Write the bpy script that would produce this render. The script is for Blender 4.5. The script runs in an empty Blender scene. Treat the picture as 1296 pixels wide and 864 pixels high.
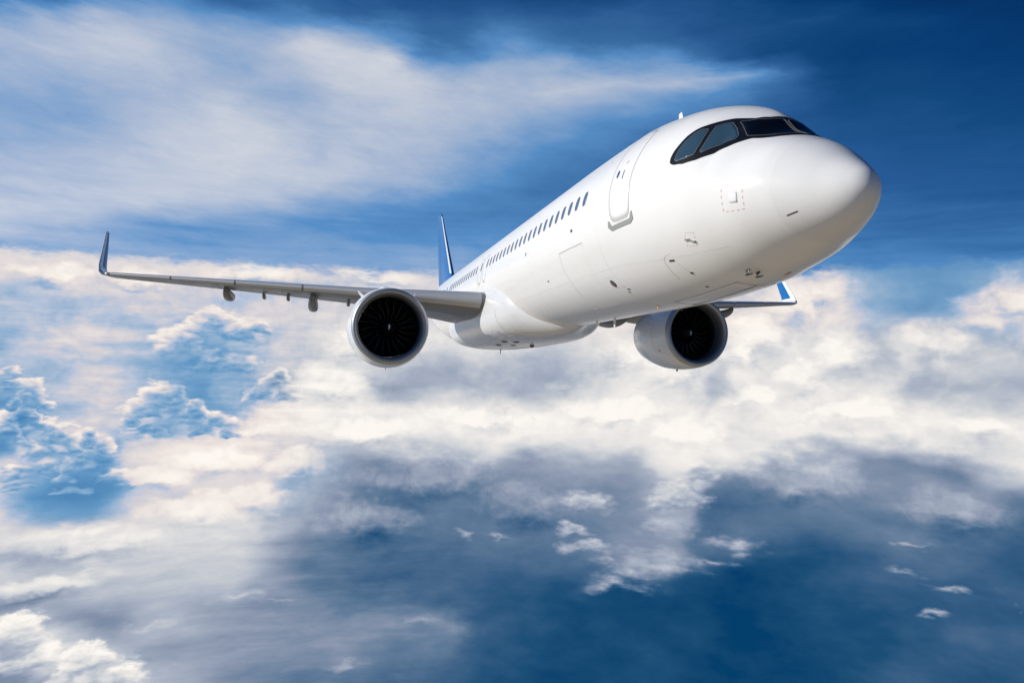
import bpy, bmesh, math, random
from mathutils import Vector, Matrix

scene = bpy.context.scene
COL = scene.collection
R = math.radians

# ------------------------------------------------------------------ camera
# world axes: +X runs from the aircraft's nose towards its tail, +Y out along its right wing, +Z up
cam_d = bpy.data.cameras.new("camera")
cam = bpy.data.objects.new("camera", cam_d)
COL.objects.link(cam)
CAM_POS = Vector((-9.0115, 7.8663, -3.6592))
_rt = Vector((-0.25162894, -0.96772777, 0.01363263))
_up = Vector((-0.04015818, 0.0245136, 0.99889259))
_bk = Vector((-0.96699028, 0.25080282, -0.04503052))
cam.matrix_world = Matrix((
    (_rt.x, _up.x, _bk.x, CAM_POS.x),
    (_rt.y, _up.y, _bk.y, CAM_POS.y),
    (_rt.z, _up.z, _bk.z, CAM_POS.z),
    (0, 0, 0, 1)))
cam_d.sensor_fit = 'HORIZONTAL'
cam_d.sensor_width = 36.0
cam_d.lens = 36.0 * 914.0 / 1296.0
cam_d.clip_start = 0.1
cam_d.clip_end = 200000.0
scene.camera = cam

# ------------------------------------------------------------------ sun and exposure
SUN_DIR = Vector((0.12, 0.905, 0.405)).normalized()      # towards the sun
SUN_EL = math.asin(SUN_DIR.z)
sun_d = bpy.data.lights.new("sun", 'SUN')
sun_d.energy = 4.0
sun_d.angle = R(0.53)
sun_d.color = (1.0, 0.965, 0.90)
sun = bpy.data.objects.new("sun", sun_d)
COL.objects.link(sun)
sun.location = (0, 60, 30)
sun.rotation_euler = SUN_DIR.to_track_quat('Z', 'Y').to_euler()

vs = scene.view_settings
vs.view_transform = 'Standard'
vs.look = 'None'
vs.exposure = 0.0
vs.gamma = 1.0
vs.use_curve_mapping = False
scene.cycles.max_bounces = 8
scene.cycles.use_denoising = True
scene.cycles.use_adaptive_sampling = True
scene.cycles.adaptive_threshold = 0.015
scene.cycles.adaptive_min_samples = 8
# ------------------------------------------------------------------ world: daylight sky and the far cloudscape
world = bpy.data.worlds.new("World")
scene.world = world
world.use_nodes = True
world.cycles.sampling_method = 'MANUAL'
world.cycles.sample_map_resolution = 512
WT = bpy.data.node_groups.new("cloudscape", 'ShaderNodeTree')     # built on its own, then placed in the world
WT.interface.new_socket("Color", in_out='OUTPUT', socket_type='NodeSocketColor')

class V:
    """a node socket (or number) with arithmetic"""
    def __init__(self, s): self.s = s
    def _m(op):
        def f(self, o=None):
            return math_node(op, self, o)
        return f
    __add__ = _m('ADD'); __sub__ = _m('SUBTRACT'); __mul__ = _m('MULTIPLY'); __truediv__ = _m('DIVIDE')
    def __radd__(self, o): return math_node('ADD', o, self)
    def __rmul__(self, o): return math_node('MULTIPLY', o, self)
    def __rsub__(self, o): return math_node('SUBTRACT', o, self)

def _in(sock, v):
    if isinstance(v, V): WT.links.new(v.s, sock)
    elif hasattr(v, 'is_output'): WT.links.new(v, sock)
    else: sock.default_value = v

def math_node(op, a, b=None, c=None, clamp=False):
    n = WT.nodes.new("ShaderNodeMath"); n.operation = op; n.use_clamp = clamp
    for i, q in enumerate((a, b, c)):
        if q is not None: _in(n.inputs[i], q)
    return V(n.outputs[0])

def vmath(op, a, b=None, scale=None):
    n = WT.nodes.new("ShaderNodeVectorMath"); n.operation = op
    _in(n.inputs[0], a)
    if b is not None: _in(n.inputs[1], b)
    if scale is not None: _in(n.inputs['Scale'], scale)
    return n

def step(v, a, b, lo=0.0, hi=1.0, kind='SMOOTHSTEP'):
    n = WT.nodes.new("ShaderNodeMapRange"); n.interpolation_type = kind; n.clamp = True
    _in(n.inputs['Value'], v)
    for k, q in (('From Min', a), ('From Max', b), ('To Min', lo), ('To Max', hi)): _in(n.inputs[k], q)
    return V(n.outputs['Result'])

def noise(vec, scale, detail=6, rough=0.55, lac=2.0, dist=0.0, out=0):
    n = WT.nodes.new("ShaderNodeTexNoise"); n.noise_dimensions = '3D'
    _in(n.inputs['Vector'], vec)
    n.inputs['Scale'].default_value = scale; n.inputs['Detail'].default_value = detail
    n.inputs['Roughness'].default_value = rough; n.inputs['Lacunarity'].default_value = lac
    n.inputs['Distortion'].default_value = dist
    return V(n.outputs[out])

def billow(vec, scale, detail=3, rough=0.5):
    n = WT.nodes.new("ShaderNodeTexVoronoi"); n.feature = 'F1'; n.normalize = True
    _in(n.inputs['Vector'], vec)
    n.inputs['Scale'].default_value = scale; n.inputs['Detail'].default_value = detail
    n.inputs['Roughness'].default_value = rough; n.inputs['Lacunarity'].default_value = 2.1
    return 1.0 - V(n.outputs['Distance'])

def lin8(c):
    return tuple((v / 255 / 12.92) if v / 255 <= 0.04045 else ((v / 255 + 0.055) / 1.055) ** 2.4 for v in c)

def ramp(fac, stops, interp='LINEAR'):
    n = WT.nodes.new("ShaderNodeValToRGB"); n.color_ramp.interpolation = interp
    cr = n.color_ramp
    while len(cr.elements) > 1: cr.elements.remove(cr.elements[-1])
    cr.elements[0].position = stops[0][0]; cr.elements[0].color = (*stops[0][1], 1)
    for p, c in stops[1:]:
        e = cr.elements.new(p); e.color = (*c, 1)
    _in(n.inputs[0], fac)
    return V(n.outputs[0])

def mixc(f, a, b):
    n = WT.nodes.new("ShaderNodeMix"); n.data_type = 'RGBA'; n.clamp_factor = True
    _in(n.inputs[0], f); _in(n.inputs[6], a if isinstance(a, V) else (*a, 1)); _in(n.inputs[7], b if isinstance(b, V) else (*b, 1))
    return V(n.outputs[2])

def mixf(f, a, b):
    n = WT.nodes.new("ShaderNodeMix"); n.data_type = 'FLOAT'; n.clamp_factor = True
    _in(n.inputs[0], f); _in(n.inputs[2], a); _in(n.inputs[3], b)
    return V(n.outputs[0])

def xyz(x, y, z):
    n = WT.nodes.new("ShaderNodeCombineXYZ")
    for i, q in enumerate((x, y, z)): _in(n.inputs[i], q)
    return V(n.outputs[0])

def split(v):
    n = WT.nodes.new("ShaderNodeSeparateXYZ"); _in(n.inputs[0], v)
    return V(n.outputs[0]), V(n.outputs[1]), V(n.outputs[2])

# direction -> bearing A (degrees, clockwise from the middle of the cloudscape) and elevation E (degrees)
tc = WT.nodes.new("ShaderNodeTexCoord")
DIR = V(tc.outputs['Generated'])
_f = V(vmath('DOT_PRODUCT', DIR, (0.96797, -0.25106, 0)).outputs['Value'])
_r = V(vmath('DOT_PRODUCT', DIR, (-0.25106, -0.96797, 0)).outputs['Value'])
_z = split(DIR)[2]
A0 = math_node('ARCTAN2', _r, _f) * (180 / math.pi)
E0 = math_node('ARCSINE', _z) * (180 / math.pi)
FLAT = xyz(_f, _r, _z * 2.2)                      # clouds are wider than tall
LONG2 = xyz(_f + _z * 0.25, _r + _z * 0.6, _z * 3.4)
FLAT2 = xyz(_f, _r, _z * 3.2)
LONG = xyz(_f, _r + _z * 0.5, _z * 4.6)      # streaks of high cloud

LOW_EL = [-26, -23.5, -21.8, -20, -19, -18, -17, -16, -15, -14, -13, -12, -11, -9.8, -8.8, -7.8, -7, -6, -5, -4, -3, -2.2, -1.2, -0.2, 0.8, 1.8, 2.8, 3.8, 4.8, 5.8, 6.8, 7.8]
LOW = [
    [140,140,145,171,196,210,201,191,182,169,156,143,135,128,122,116,112,108,105,101,97,94,90,87,85,84,82,81,79,78,76,75,73,72,70,69,67,67,71,75,79,82,86,90,92,91,90,89,89,89],
    [140,140,147,173,198,209,200,191,181,168,155,143,135,128,122,116,112,108,104,101,97,93,90,87,85,84,82,81,79,78,76,75,73,72,70,69,67,67,71,75,78,82,86,90,92,91,90,89,89,89],
    [140,140,148,174,199,209,200,190,181,169,157,146,139,133,126,120,117,115,112,108,103,99,92,87,85,83,81,80,78,76,75,73,72,70,69,68,66,67,70,75,78,82,86,90,92,91,90,90,89,89],
    [140,140,149,183,209,219,215,198,179,166,156,150,145,141,138,136,138,135,129,124,123,122,105,89,86,83,80,78,76,75,73,71,69,68,67,66,65,65,66,67,68,75,82,89,92,91,90,90,89,89],
    [135,133,149,200,217,215,196,173,156,155,154,151,149,146,144,143,144,143,141,140,141,142,123,94,90,85,81,78,76,75,73,72,70,69,68,66,65,65,67,69,71,75,81,88,92,93,91,90,89,89],
    [142,155,181,216,219,198,171,169,173,169,163,156,152,149,145,141,139,135,131,127,123,120,108,93,89,85,81,78,77,76,75,73,72,70,69,68,66,67,69,72,74,77,81,87,91,94,93,91,89,89],
    [183,186,197,209,184,158,145,172,183,174,165,156,150,143,137,131,126,121,116,111,106,102,97,93,89,85,82,79,82,83,80,77,75,73,72,71,71,71,73,75,78,79,82,85,90,94,93,92,91,90],
    [191,192,188,179,156,151,162,179,185,179,176,174,163,150,138,128,122,117,112,108,104,101,98,94,91,87,84,84,97,109,105,97,94,90,81,75,75,76,77,79,80,81,82,84,88,95,95,94,93,92],
    [162,151,139,155,170,181,189,192,192,193,193,191,170,150,135,123,119,115,111,108,106,103,100,98,95,93,90,90,99,113,120,117,116,112,96,83,79,77,76,78,81,83,84,84,85,87,90,93,95,95],
    [182,201,217,225,211,205,202,200,200,199,197,186,165,146,130,118,115,113,110,108,107,105,104,102,100,98,96,96,99,113,131,136,140,139,118,101,91,85,84,84,85,87,88,87,87,87,88,89,90,92],
    [215,204,192,179,185,200,203,207,209,207,204,194,174,155,138,126,123,120,116,114,113,112,111,110,109,107,106,105,109,119,135,144,149,149,127,113,103,94,94,94,94,94,95,95,94,93,92,91,92,91],
    [166,156,160,168,193,213,218,221,222,221,219,214,191,170,152,137,131,126,121,118,117,117,116,116,115,115,114,115,120,128,138,147,150,146,118,113,115,108,103,102,102,102,102,102,102,103,98,95,93,93],
    [200,211,221,222,214,211,214,218,221,222,221,218,201,185,165,148,137,128,124,121,120,120,120,120,121,122,122,124,130,138,143,148,157,154,107,106,111,110,108,108,109,109,109,111,112,112,106,100,95,95],
    [217,215,192,158,153,166,186,205,217,221,222,222,213,201,182,163,147,134,128,124,124,125,125,126,127,129,130,132,138,143,145,149,165,167,106,100,102,105,110,114,118,122,124,125,126,127,117,107,100,99],
    [208,209,177,140,135,141,165,206,214,217,220,222,220,213,194,174,154,140,132,127,128,129,131,132,133,134,136,138,140,142,144,150,168,185,145,108,113,118,126,129,131,133,136,137,139,140,129,117,108,106],
    [216,217,189,158,140,136,167,209,216,218,221,224,218,209,189,171,155,143,135,132,134,137,143,146,143,142,144,146,149,151,154,159,178,197,164,121,121,126,135,141,142,144,146,148,149,151,141,129,119,116],
    [220,221,205,181,149,147,183,211,219,219,223,226,218,208,190,174,161,151,145,143,145,150,159,162,156,153,155,158,159,161,162,167,187,207,176,132,126,126,134,138,139,141,142,143,145,148,148,141,131,129],
    [201,192,210,202,166,150,204,221,231,237,243,247,238,228,212,198,189,182,176,174,176,182,195,198,186,180,187,193,196,198,200,204,212,222,205,175,158,147,146,146,146,145,143,135,131,130,149,162,165,160],
    [135,136,192,204,182,173,206,215,223,230,237,242,241,241,240,239,236,230,221,215,212,213,218,219,214,214,221,227,229,231,233,235,237,239,233,220,206,194,189,185,183,181,179,172,166,159,172,186,197,193],
    [136,136,160,185,204,202,194,189,188,186,190,199,220,233,239,244,246,243,241,240,240,241,241,242,242,242,243,243,244,245,245,246,246,246,244,241,237,235,236,237,237,237,237,233,230,224,222,223,227,224],
    [147,147,165,186,199,209,191,177,173,168,168,176,210,224,238,244,243,241,237,236,238,239,240,240,240,240,240,241,242,243,244,245,244,243,240,239,240,242,244,245,245,246,245,240,238,237,236,235,234,234],
    [160,160,173,189,199,210,204,199,180,156,168,183,208,226,237,242,238,220,191,198,208,214,217,219,221,220,217,219,229,238,240,242,240,239,230,224,235,242,244,245,245,245,244,230,223,224,218,214,213,215],
    [177,177,179,183,196,210,200,191,173,152,165,177,185,198,217,227,231,198,160,163,167,173,179,182,181,179,176,179,193,209,224,234,232,230,208,188,219,239,241,240,238,239,238,208,193,194,192,191,189,190],
    [191,191,191,192,198,204,188,172,162,154,168,180,186,196,210,221,230,216,188,177,171,172,177,179,178,177,173,175,187,202,220,233,230,228,202,185,222,235,237,233,224,222,222,203,181,184,182,179,176,176],
    [190,191,194,197,200,193,185,176,166,157,168,181,196,206,209,215,224,219,205,195,188,187,191,192,187,184,181,182,194,206,221,232,231,229,210,203,232,233,234,229,217,206,197,218,199,205,200,192,184,184],
    [173,174,188,199,202,200,196,191,178,164,171,182,197,205,205,208,212,216,216,216,216,216,218,213,202,193,190,191,203,213,219,224,225,226,221,220,232,231,230,228,224,204,184,220,219,217,206,193,180,180],
    [195,191,195,201,202,204,201,193,187,182,184,198,209,209,209,211,214,217,220,222,224,226,228,226,220,214,211,211,217,221,223,224,225,226,227,229,231,230,228,226,225,205,181,202,206,212,210,205,198,199],
    [179,185,188,189,192,197,203,201,196,195,197,201,208,210,210,211,213,215,218,221,223,225,228,229,228,227,226,226,226,227,228,228,228,229,229,229,229,227,226,224,223,206,184,181,181,187,196,206,217,217],
    [191,188,190,193,195,196,197,198,199,201,203,204,204,204,204,205,208,212,215,217,218,220,222,224,224,225,225,226,226,226,227,227,227,226,226,225,224,223,222,221,219,206,189,169,157,155,172,195,220,220],
    [218,214,212,212,213,213,214,216,211,205,200,199,201,202,203,204,207,210,213,214,215,216,217,218,219,219,220,221,221,221,221,221,220,220,220,218,213,214,214,214,214,201,182,166,155,150,163,182,210,209],
    [222,222,222,221,221,220,220,219,218,216,212,210,209,209,209,210,210,211,211,212,212,212,213,213,214,215,215,215,215,215,215,215,213,212,210,208,205,203,200,201,204,188,166,161,156,152,155,162,168,162],
    [222,222,222,221,221,220,220,219,219,219,218,218,217,217,216,216,215,213,211,209,207,205,201,198,195,194,194,193,193,192,191,190,188,186,184,182,182,183,184,183,179,168,155,153,152,150,152,155,158,158],
]
HIGH_EL = [7.6, 8.9, 10.2, 11.6, 13, 14.6, 16.6, 18.8, 20.6, 22, 23.4, 24.8, 26.4, 28.5]
HIGH = [
    [172,172,173,173,174,173,174,174,174,174,173,173,173,173,172,172,172,173,173,174,175,173,170,168,166,164,161,160,158,157,156,155,154,153,151,150,149,148,146,145,144,142,141,140,139,137,138,140,142,142],
    [199,194,188,183,179,171,170,171,171,170,170,170,170,169,169,169,169,169,170,171,173,171,170,168,166,164,161,160,158,157,156,155,154,153,151,149,148,146,144,142,140,137,135,132,129,127,125,123,121,120],
    [205,206,204,201,195,177,164,156,155,156,156,157,158,159,160,159,158,155,153,151,148,148,149,150,151,151,150,149,148,146,145,143,142,140,138,137,135,133,131,129,127,124,122,119,117,116,114,112,111,110],
    [199,200,201,202,205,207,206,201,194,185,180,175,171,164,156,153,152,149,147,145,143,142,141,141,141,140,139,138,137,135,134,132,131,129,128,126,124,123,121,119,117,115,113,111,109,108,106,104,103,102],
    [191,193,195,196,198,201,204,207,207,205,204,202,200,191,177,169,163,158,152,147,142,140,139,139,138,137,135,133,131,129,127,125,124,122,121,119,118,116,114,112,110,108,106,104,101,100,99,98,96,96],
    [178,180,182,188,193,199,204,207,209,210,212,211,210,207,203,201,197,193,189,185,177,167,158,150,143,136,130,128,126,124,122,120,118,117,115,114,112,110,109,107,105,103,101,98,96,95,94,92,91,90],
    [173,172,170,172,181,189,197,203,206,209,212,210,206,202,198,201,201,197,194,190,186,179,172,164,157,149,143,136,132,127,123,119,118,116,114,112,110,108,106,103,99,97,95,92,91,90,88,87,85,84],
    [184,183,184,186,186,187,188,192,195,199,203,202,197,194,189,195,198,197,196,195,193,190,187,182,177,171,166,160,152,145,138,131,125,121,117,114,110,105,101,96,91,88,87,86,85,83,81,79,77,75],
    [190,191,195,199,200,196,194,192,187,184,185,185,181,179,186,193,198,201,204,206,202,200,197,195,192,190,188,184,177,172,166,159,153,148,146,145,139,127,116,107,92,85,84,82,79,75,72,69,67,66],
    [151,177,194,200,206,206,202,195,186,177,177,186,192,197,202,207,209,209,210,211,209,202,196,196,197,198,199,199,196,195,193,190,189,190,189,183,175,159,131,108,86,78,72,73,72,72,70,67,63,61],
    [110,118,128,152,176,188,186,185,184,184,182,183,190,202,212,214,214,214,212,191,172,166,177,188,187,185,182,176,167,161,161,159,158,152,131,113,99,89,86,83,81,80,79,78,77,74,68,61,57,55],
    [110,114,122,130,140,148,155,157,151,154,161,161,161,169,184,185,177,164,154,140,123,125,138,151,153,148,141,132,123,118,118,119,118,114,106,100,96,93,90,89,88,84,77,70,63,58,57,56,55,55],
    [110,115,123,130,138,140,140,134,117,107,111,117,123,122,117,111,108,107,107,106,106,106,105,108,110,111,111,111,111,112,112,111,108,104,98,92,86,79,73,67,64,62,60,59,59,58,57,56,55,55],
    [110,115,123,131,138,140,140,133,116,104,102,100,98,96,94,92,91,89,88,87,86,85,84,83,82,81,81,80,79,78,77,77,76,75,74,73,72,70,68,66,64,62,60,59,59,58,57,56,55,55],
]

FAR_HEAPS = [
    (-22.4, 3.07, 2.07, 1.39), (-20.87, 2.54, 2.34, 1.29), (-24.32, 1.57, 2.39, 1.6), (-22.44, 0.75, 3.56, 2.32), (-19.5, 3.0, 1.24, 0.83),
    (-25.48, -2.3, 1.86, 1.46), (-24.16, -3.43, 2.22, 1.25), (-26.72, -2.96, 1.51, 1.11), (-22.3, -3.86, 1.73, 1.03), (-26.42, -4.35, 1.78, 0.89),
    (-22.92, -4.42, 1.39, 0.8), (-18.27, -0.95, 1.25, 1.07), (-17.28, -1.83, 1.15, 0.83), (-19.09, -1.84, 1.35, 0.94), (-34.74, -1.21, 1.11, 0.92),
    (-33.61, -1.72, 0.96, 1.04), (-33.91, -2.86, 1.13, 0.93), (-32.84, -2.46, 0.8, 0.52), (-33.09, -3.91, 1.15, 0.93), (-31.86, -4.78, 1.37, 1.05),
    (-34.05, -4.9, 1.04, 0.92), (-32.5, -5.74, 1.81, 1.04), (-30.44, -6.36, 1.79, 1.8), (-29.39, -5.62, 1.05, 1.18), (-33.76, -6.95, 2.2, 0.71),
    (-31.32, -7.36, 1.19, 0.73), (-28.76, -7.51, 1.45, 0.85), (-34.72, -3.86, 1.11, 1.53), (-34.45, -2.23, 0.69, 0.51), (-33.29, -3.28, 0.61, 0.52),
    (-32.28, -4.35, 0.72, 0.63), (-31.08, -5.34, 0.74, 0.63), (-32.29, -6.63, 0.99, 0.52), (-34.07, -7.74, 1.12, 0.5), (-30.17, -4.84, 0.75, 0.75),
    (-29.46, -6.36, 0.86, 0.75), (-28.27, -7.91, 1.27, 0.54), (-30.79, -8.17, 1.39, 0.52), (-24.89, -1.73, 1.04, 0.91), (-23.61, -2.76, 0.95, 0.8),
    (-27.44, -3.66, 0.89, 0.55), (-21.21, -4.62, 1.2, 0.58), (-17.89, -0.41, 0.8, 0.71), (-34.77, -0.28, 0.77, 0.46),
]
NEAR_HEAPS = [
    (-33.89, -16.88, 1.73, 1.59), (-34.37, -18.38, 1.88, 1.83), (-32.54, -18.49, 1.51, 1.4), (-29.97, -19.26, 2.07, 1.42), (-28.53, -20.33, 2.42, 1.23),
    (-31.3, -19.95, 2.01, 1.11),
]
WISPS = [
    (7.74, -14.0, 1.82, 0.69, 0.1), (12.23, -11.31, 4.08, 1.98, 0.35), (11.65, -14.02, 5.23, 1.36, 0.1), (9.56, -14.7, 2.98, 0.79, 0.1), (8.36, -15.89, 3.59, 0.73, 0),
    (17.16, -12.4, 3.11, 0.73, 0.1), (15.74, -13.74, 3.38, 0.5, 0.3), (28.67, -11.26, 2.6, 0.31, 0.25), (28.18, -12.97, 2.07, 0.41, 0.25), (30.74, -13.81, 2.4, 0.45, 0.3),
    (30.03, -15.3, 1.1, 0.39, 0.2), (-3.88, -12.27, 0.86, 0.7, 0.15), (-0.29, -12.49, 3.72, 0.29, 0.5), (-20.32, -15.98, 2.42, 0.48, 0.15), (-17.55, -16.46, 2.85, 0.32, 0.3),
    (34.87, -14.37, 0.58, 0.75, 0.5), (5.17, -1.29, 3.7, 0.62, 0.3), (3.3, -0.88, 1.25, 1.12, 0.4), (32.37, -9.28, 3.0, 1.12, 0.7), (-32.18, -14.31, 6.11, 0.78, 0.15),
    (-19.15, -9.25, 2.59, 1.37, 0.2), (-17.73, -10.28, 1.7, 0.8, 0.3), (-30.04, -11.33, 6.92, 0.82, 0.3), (-7.55, -18.48, 4.89, 0.76, 0.45), (-12.26, -21.07, 3.57, 0.62, 0.45),
    (-26.48, -17.27, 3.04, 0.5, 0.4),
]
BANK_HEADS = [
    (21.09, 5.44, 3.21, 2.33), (23.26, 6.36, 1.78, 1.83), (18.87, 3.29, 2.76, 2.13), (24.29, 1.93, 2.45, 1.94), (21.62, 0.24, 2.34, 1.75),
    (30.23, 2.62, 2.73, 1.62), (33.07, 4.17, 2.15, 2.2), (34.82, 5.24, 1.66, 2.56), (18.3, -1.46, 2.77, 1.42), (25.29, -2.42, 3.95, 1.46),
    (17.16, 1.92, 1.7, 1.44), (8.85, 1.43, 2.43, 1.61), (12.48, 0.24, 2.37, 1.35), (8.27, -2.9, 4.82, 1.23), (-1.66, -3.56, 5.61, 1.24),
    (-12.22, 1.74, 2.42, 1.35), (-13.93, -1.33, 2.98, 1.46), (-19.02, -4.3, 3.41, 1.41), (33.42, -3.15, 2.53, 1.04), (13.68, -4.16, 4.05, 1.2),
    (-10.88, -4.53, 4.26, 1.22), (-32.92, 6.06, 2.74, 0.84), (-27.77, 6.36, 3.04, 0.88), (-19.33, 7.02, 4.6, 0.94), (-10.53, 7.32, 3.69, 0.98),
    (-30.02, -11.84, 5.88, 1.23), (-32.19, -14.16, 4.64, 0.78), (-23.17, -10.0, 4.32, 1.88), (-18.59, -9.5, 2.83, 1.95), (-25.57, -7.52, 4.18, 1.21),
    (-21.68, -6.72, 4.42, 1.48), (-6.54, -8.47, 6.81, 2.05), (21.59, -7.58, 5.17, 1.93), (31.48, -8.88, 3.89, 1.86), (-10.72, -11.37, 4.86, 2.34),
    (-16.11, -7.16, 2.91, 1.76), (0.92, -10.23, 4.33, 2.4),
]
CENTRE_HEADS = [
    (5.99, -10.11, 2.2, 1.19), (4.9, -12.03, 1.47, 0.94), (5.65, -13.16, 2.08, 1.05), (13.23, -9.34, 2.33, 1.53), (14.63, -7.51, 1.27, 1.06),
    (11.81, -9.87, 1.42, 1.17),
]

# green level of the cloudscape by bearing (columns, -37 to 37 degrees) and elevation (rows)
def lookup(A, E, els, table):
    fac = step(A, -37.0, 37.0, 0, 1, 'LINEAR')
    out = None
    for k, row in enumerate(table):
        n = WT.nodes.new("ShaderNodeFloatCurve")
        pts = n.mapping.curves[0].points
        pts[0].location = (0, row[0] / 255); pts[1].location = (1, row[-1] / 255)
        for i in range(1, len(row) - 1):
            pts.new(i / (len(row) - 1), row[i] / 255)
        n.mapping.update()
        _in(n.inputs['Value'], fac)
        r = V(n.outputs[0])
        if out is None: out = r
        else: out = mixf(step(E, els[k - 1], els[k], 0, 1, 'LINEAR'), out, r)
    return out

# --- lower clouds
w1 = split(noise(FLAT, 5.0, 3, 0.5, out=1))
w2 = split(noise(FLAT, 15.0, 5, 0.55, out=1))
AW = A0 + (w1[0] - 0.5) * 3.2 + (w2[0] - 0.5) * 4.2
deep = step(E0, -2.5, -6.0) * step(A0 + (w1[2] - 0.5) * 24.0, -28.0, -6.0)
EW = E0 + (w1[1] - 0.5) * mixf(deep, 1.3, 7.5) + (w2[1] - 0.5) * mixf(deep, 1.7, 3.2)
low = lookup(AW, EW, LOW_EL, LOW)
fine = noise(FLAT2, 26.0, 6, 0.62) - 0.5
ROUND = xyz(_f, _r, _z * 1.25)
wp = V(vmath('ADD', ROUND, vmath('SCALE', vmath('SUBTRACT', noise(ROUND, 15.0, 3, 0.55, out=1), (0.5, 0.5, 0.5)).outputs[0], scale=0.085).outputs[0]).outputs[0])
puff = billow(wp, 15.0, 3, 0.5) - billow(V(vmath('ADD', wp, (0, -0.010, 0.022)).outputs[0]), 15.0, 3, 0.5)  # shading for the bank's billows, painted in from an offset copy
bright = step(low, 0.40, 0.85)
layer = noise(V(vmath('ADD', xyz(_f, _r + _z * 0.5, _z * 7.5), vmath('SCALE', noise(FLAT, 9.0, 3, 0.55, out=1), scale=0.12).outputs[0]).outputs[0]), 8.0, 6, 0.60) - 0.5           # thin flat sheets among the far clouds
low = low + layer * step(A0, -6.0, -16.0) * step(E0, -9.0, -5.0) * step(E0, 5.2, 3.6) * 0.30 + layer * step(E0, -8.0, -12.0) * step(A0, 4.0, -14.0) * 0.22
pile = bright * step(E0, 9.0, 6.0) * step(E0, -8.0, -3.0)      # the piled-up bank near the horizon
murk = noise(FLAT, 9.0, 5, 0.58) - 0.5
around = step(math_node('ABSOLUTE', A0), 37.0, 48.0)           # beyond the mapped bearings the bank breaks up by itself
low = low + murk * around * 0.5
AR = A0 + (w1[0] - 0.5) * 34.0
low = mixf(math_node('MAXIMUM', step(AR, 42.0, 66.0), step(AR, -110.0, -140.0)), low, 0.36 + murk * 0.5)  # unseen clouds right and behind, darkened to keep the nose's far side dim
low = low + murk * deep * 0.22 + fine * mixf(bright, 0.04, 0.10) + puff * pile * 0.34
NEAR = [(62, (4, 62, 106)), (80, (28, 78, 118)), (95, (54, 93, 131)), (125, (98, 124, 153)), (147, (132, 146, 170)), (180, (172, 181, 197)), (206, (205, 208, 213)), (232, (236, 233, 230)), (246, (252, 247, 241)), (255, (254, 249, 243))]
FARC = [(66, (0, 66, 114)), (120, (52, 120, 176)), (142, (90, 143, 189)), (155, (106, 156, 199)), (175, (142, 175, 207)), (195, (184, 196, 217)), (206, (208, 206, 214)), (225, (234, 225, 221)), (246, (252, 246, 238)), (255, (255, 251, 246))]
# --- heaped clouds: cauliflower heads, lit tops and blue shade painted in as tone, fading out at the foot
def field(brushes, P, drop=None):
    lo = lo2 = None
    for b in brushes:
        n = WT.nodes.new("ShaderNodeVectorMath"); n.operation = 'MULTIPLY_ADD'
        _in(n.inputs[0], P)
        n.inputs[1].default_value = (1 / b[2], 1 / b[3], 0)
        n.inputs[2].default_value = (-b[0] / b[2], -b[1] / b[3], 0)
        q = V(n.outputs[0])
        l = V(vmath('LENGTH', q).outputs['Value'])
        if len(b) > 4 and b[4]: l = l + b[4]
        lo = l if lo is None else math_node('MINIMUM', lo, l)
        if drop:
            l2 = V(vmath('DISTANCE', q, (0, -drop, 0)).outputs['Value'])
            lo2 = l2 if lo2 is None else math_node('MINIMUM', lo2, l2)
    return (1.0 - lo, 1.0 - lo2) if drop else 1.0 - lo

wv = split(noise(FLAT, 34.0, 3, 0.5, out=1))
pv = V(vmath('ADD', FLAT, vmath('SCALE', noise(FLAT, 60.0, 2, 0.5, out=1), scale=0.012).outputs[0]).outputs[0])
caul = billow(pv, 58.0, 2, 0.5) - 0.62
caul2 = billow(V(vmath('ADD', pv, (0, -0.003, 0.010)).outputs[0]), 58.0, 2, 0.5) - 0.62
relief_shade = caul - caul2                      # puff tops painted lighter and undersides darker, as if lit
PH = xyz(A0 + (wv[0] - 0.5) * 1.7, E0 + (wv[1] - 0.5) * 1.3, 0.0)
cau2 = billow(wp, 24.0, 3, 0.58) - 0.62
cau3 = billow(V(vmath('ADD', wp, (0, -0.007, 0.019)).outputs[0]), 24.0, 3, 0.58) - 0.62
def soft_heaps(brushes, base):
    T, D = field(brushes, xyz(A0 + (w1[0] - 0.5) * 3.0 + (wv[0] - 0.5) * 2.4, E0 + (w1[1] - 0.5) * 1.6 + (wv[1] - 0.5) * 1.8, 0.0), 0.6)
    T = T + cau2 * 0.9
    u = D + cau2 * 0.9 - T
    lift = (step(u, 0.60, -0.45) - 0.46) * 0.20 + (cau2 - cau3) * 0.30  # sunlit tops and shaded feet of the heads, painted as cloud tone
    return base + step(T, -0.10, 0.65) * lift
def heaps(brushes, base, dark, light, glow, soft=0.30, opacity=1.0):
    T, D = field(brushes, PH, 0.5)
    T = T + caul * 0.95
    D = D + caul * 0.95
    u = D - T                              # -0.5 at the top of a head, +0.5 at its foot
    edge = step(T, -0.10, soft - 0.10)
    rim = step(T, 0.95, 0.0) * step(u, 0.30, -0.34) * step(fine, -0.22, 0.10, 0.45, 1.0)
    tone = dark + rim * (light - dark) + step(u, 0.45, -0.45) * glow + relief_shade * 0.42 + fine * 0.04
    return mixf(edge * step(u, 0.45, -0.15) * opacity, base, tone)
low = soft_heaps(BANK_HEADS, low)
low = heaps(FAR_HEAPS, low, 0.55, 0.92, 0.11, 0.38)
low = heaps(NEAR_HEAPS, low, 0.60, 0.93, 0.22, 0.5)
low = heaps(CENTRE_HEADS, low, 0.52, 0.86, 0.16, 0.75, 0.85)
wn = fine * 1.25 + (wv[2] - 0.5) * 0.9
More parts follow.
